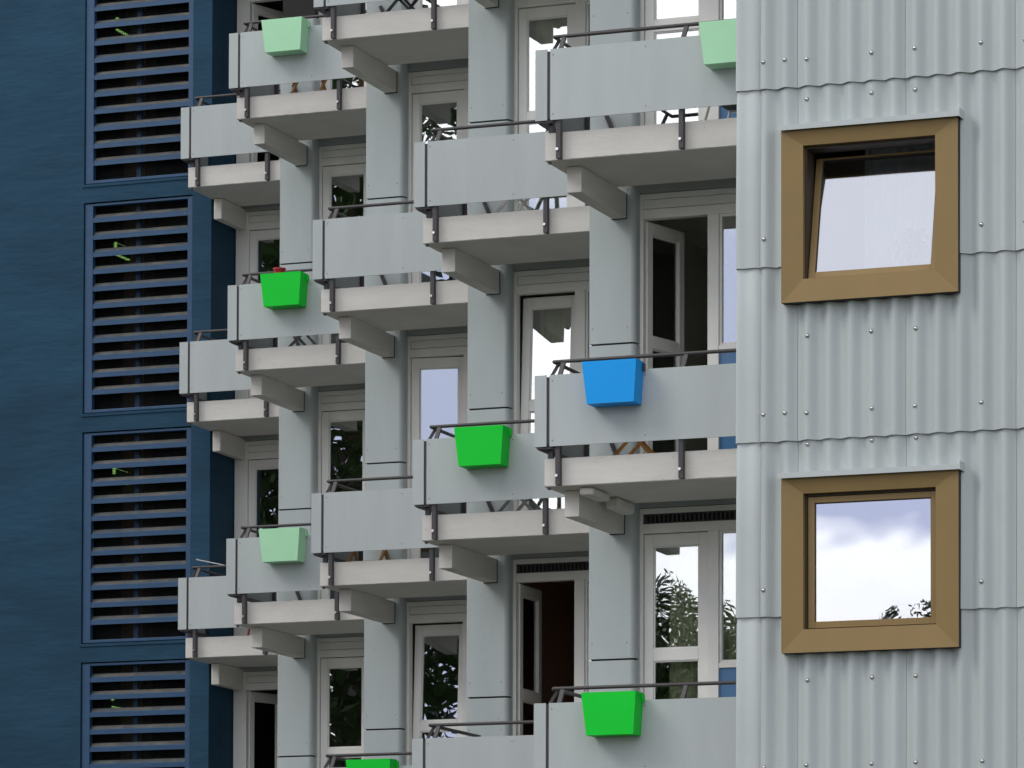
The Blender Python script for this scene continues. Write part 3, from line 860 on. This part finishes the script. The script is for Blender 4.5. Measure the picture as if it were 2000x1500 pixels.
b.bar((.55, .84, -.69), (.66, .82, -.25), .011, .011, 'red', 8); b.bar((.82, .84, -.69), (.70, .82, -.25), .011, .011, 'red', 8)
tag(obj('stool', b, None, (X, Y, Z)), 'red stool with splayed legs behind the lower left balcony panel', 'stool')
X, Y, Z = place(4, 1)
for i, (y0, y1, nm) in enumerate(((.16, .60, 'front'), (.80, 1.22, 'rear'))):
    b = MB(); b.box(.335, .465, y0, y1, -1.0 if i == 0 else -1.03, -.930, 'concrete')
    tag(obj('nest_box', b, None, (X, Y, Z), bevel=.026), '%s pale box fixed under the balcony slab of the blue planter' % nm, 'box', 'boxes under the balcony slab')

# curtains
def curtain(c, k, x0, x1, z0, z1, y, mk, label, amp=.028, lam=.11):
    X, Y, Z = place(c, k)
    b = MB(); n = int((x1 - x0) / .008); rows = []
    rnd = random.Random(int(x0 * 100) + c); ph = [rnd.uniform(0, 6) for _ in range(3)]
    for z in (z1, (z0 + z1) / 2, z0):
        rows.append([(x0 + (x1 - x0) * i / n, y + amp * math.sin((x0 + (x1 - x0) * i / n) / lam * 6.283 + ph[0] + .8 * math.sin(i * .02 + ph[1])) + amp * .4 * math.sin(i * .06 + ph[2]) + .01 * (z - z0), z) for i in range(n + 1)])
    b.grid(rows, mk, smooth=True)
    o = obj('curtain', b, None, (X, Y, Z))
    tag(o, label, 'curtain', 'curtains behind the windows')
curtain(4, 2, .59, 2.1, -.62, 1.58, 1.78, 'curtain', 'beige green curtain in folds behind the lower right balcony door')
curtain(3, 2, 1.10, 1.9, -.62, 1.58, 1.80, 'curtain', 'beige curtain beside the open door of the brown room')
curtain(3, 1, .5, 1.0, -.62, 1.58, 1.95, 'curtain', 'curtain behind the tilted balcony door left of the blue planter')
curtain(3, 0, .5, 1.0, -.62, 1.58, 1.80, 'curtain', 'curtain behind the door of the balcony up and left of the blue planter')
# upper bronze window: sheer curtain and a plant on the sill
b = MB(); n = 130; rows = []
for z in (G - 1.2, G - 2.5): rows.append([(3.19 + 1.1 * i / n, -1.10 + .014 * math.sin(i * .55) + .008 * math.sin(i * .23 + 1), z) for i in range(n + 1)])
b.grid(rows, 'sheer', smooth=True)
tag(obj('curtain', b), 'sheer white curtain behind the upper bronze window', 'curtain', 'curtains behind the windows')
e = empty('potted_plant', (3.60, -1.20, G - 2.47))
b = MB(); n = 16
b.grid([[(.05 * math.cos(6.2832 * i / n), .05 * math.sin(6.2832 * i / n), 0) for i in range(n)], [(.068 * math.cos(6.2832 * i / n), .068 * math.sin(6.2832 * i / n), .13) for i in range(n)]], 'whitemetal', smooth=True, close=True)
b.face([(.064 * math.cos(6.2832 * i / n), .064 * math.sin(6.2832 * i / n), .12) for i in range(n)], 'soil')
obj('pot', b, e)
b = MB(); rp_ = random.Random(3)
for i in range(22):
    a = rp_.uniform(0, 6.28); r1 = rp_.uniform(.10, .24); h1 = rp_.uniform(.22, .40); dr = rp_.uniform(.0, .16)
    pts = []
    for t in (0, .35, .7, 1): pts.append(Vector((r1 * t * math.cos(a), .45 * r1 * t * math.sin(a), .12 + (h1) * math.sin(t * 2.2) - dr * t * t)))
    wv = Vector((-math.sin(a), math.cos(a), 0))
    wd_ = (.006, .016, .014, .001)
    b.grid([[p + wv * q for p, q in zip(pts, wd_)], [p - wv * q for p, q in zip(pts, wd_)]], 'leaf_pale')
obj('leaves', b, e)
tag(e, 'potted plant with long drooping leaves behind the upper bronze window', 'plant')

# ------------------------------------------------------------------ trees in front of the building (seen in the glass, some added to shade the tower)
def tree(x, y, h, rad, base, n, label, leaf=.24, seed=0, taper=0.0):
    rnd = random.Random(seed)
    e = empty('leafy_tree', (x, y, 0))
    t = MB()
    segs = 7; pts = [Vector((rnd.uniform(-.2, .2) * i / segs, rnd.uniform(-.2, .2) * i / segs, h * .85 * i / segs)) for i in range(segs + 1)]
    r0 = h * .018
    for i in range(segs): t.bar(pts[i], pts[i + 1], r0 * (1 - i / segs * .85), r0 * (1 - i / segs * .85), 'bark', 8)
    tips = []
    for i in range(48):
        f = rnd.uniform(base, .95)
        a = rnd.uniform(0, 6.283)
        prof_ = math.sqrt(max(.02, 1 - ((f - .58) / .46) ** 2)) * (1 - taper * max(0, (f - base) / (1 - base)))
        rr = rad * prof_ * rnd.uniform(.2, 1)
        s_ = Vector((0, 0, h * max(base * .7, f - .14))); t_ = Vector((rr * math.cos(a), rr * math.sin(a), h * f))
        t.bar(s_, t_, .05 * h / 18, .05 * h / 18, 'bark', 5)
        tips.append((t_, rad * rnd.uniform(.22, .40))); tips.append((s_.lerp(t_, .6), rad * rnd.uniform(.2, .34)))
    tips.append((Vector((0, 0, h * .95)), rad * .18))
    obj('trunk', t, e)
    b = MB()
    for i in range(n):
        c_, r_2 = tips[rnd.randrange(len(tips))]
        v = Vector((rnd.gauss(0, 1), rnd.gauss(0, 1), rnd.gauss(0, .8))).normalized() * r_2 * rnd.uniform(.35, 1.08) ** .7
        p = c_ + v
        u = Vector((rnd.gauss(0, 1), rnd.gauss(0, 1), rnd.gauss(0, 1))).normalized()
        q = u.orthogonal().normalized()
        L_ = leaf * rnd.uniform(.6, 1.25)
        b.face([p - u * L_, p + q * L_ * .42, p + u * L_, p - q * L_ * .42], 'leaf')
    obj('crown', b, e)
    tag(e, label, 'tree', 'trees reflected in the windows')
tree(-19.6, -21.5, 23.0, 6.2, .14, 30000, 'tall leafy tree mirrored in the middle balcony doors', .17, 1)
tree(-25.0, -17.0, 22.5, 6.0, .14, 26000, 'broad leafy tree mirrored in the far left balcony doors', .18, 2)
tree(-9.9, -28.6, 10.3, 3.2, .06, 90000, 'leafy tree mirrored in the lower right balcony window', .066, 3)
tree(-5.65, -32.0, 9.15, .7, .12, 5000, 'slender tree tip mirrored left of middle in the lower bronze window', .05, 4, taper=.8)
tree(-5.10, -31.6, 9.45, .6, .12, 5000, 'slender pointed tree tip mirrored in the lower bronze window', .05, 5, taper=.8)
tree(-4.3, -31.4, 9.45, .9, .12, 8000, 'small bushy tree mirrored at the lower bronze window corner', .055, 6)
tree(-19.0, -4.0, 18.0, 5.0, .12, 16000, 'unseen leafy tree added to shade the blue stair tower', .22, 8)  # out of view, added to block sky light from the tower
tree(-15.2, -1.0, 11.0, 3.4, .10, 14000, 'unseen low tree added to darken the foot of the blue stair tower', .16, 9)  # out of view, added to deepen the shade low on the tower
tree(-12.3, -38.0, 11.1, 3.6, .06, 40000, 'bushy tree mirrored behind another in the lower right balcony window', .085, 12)
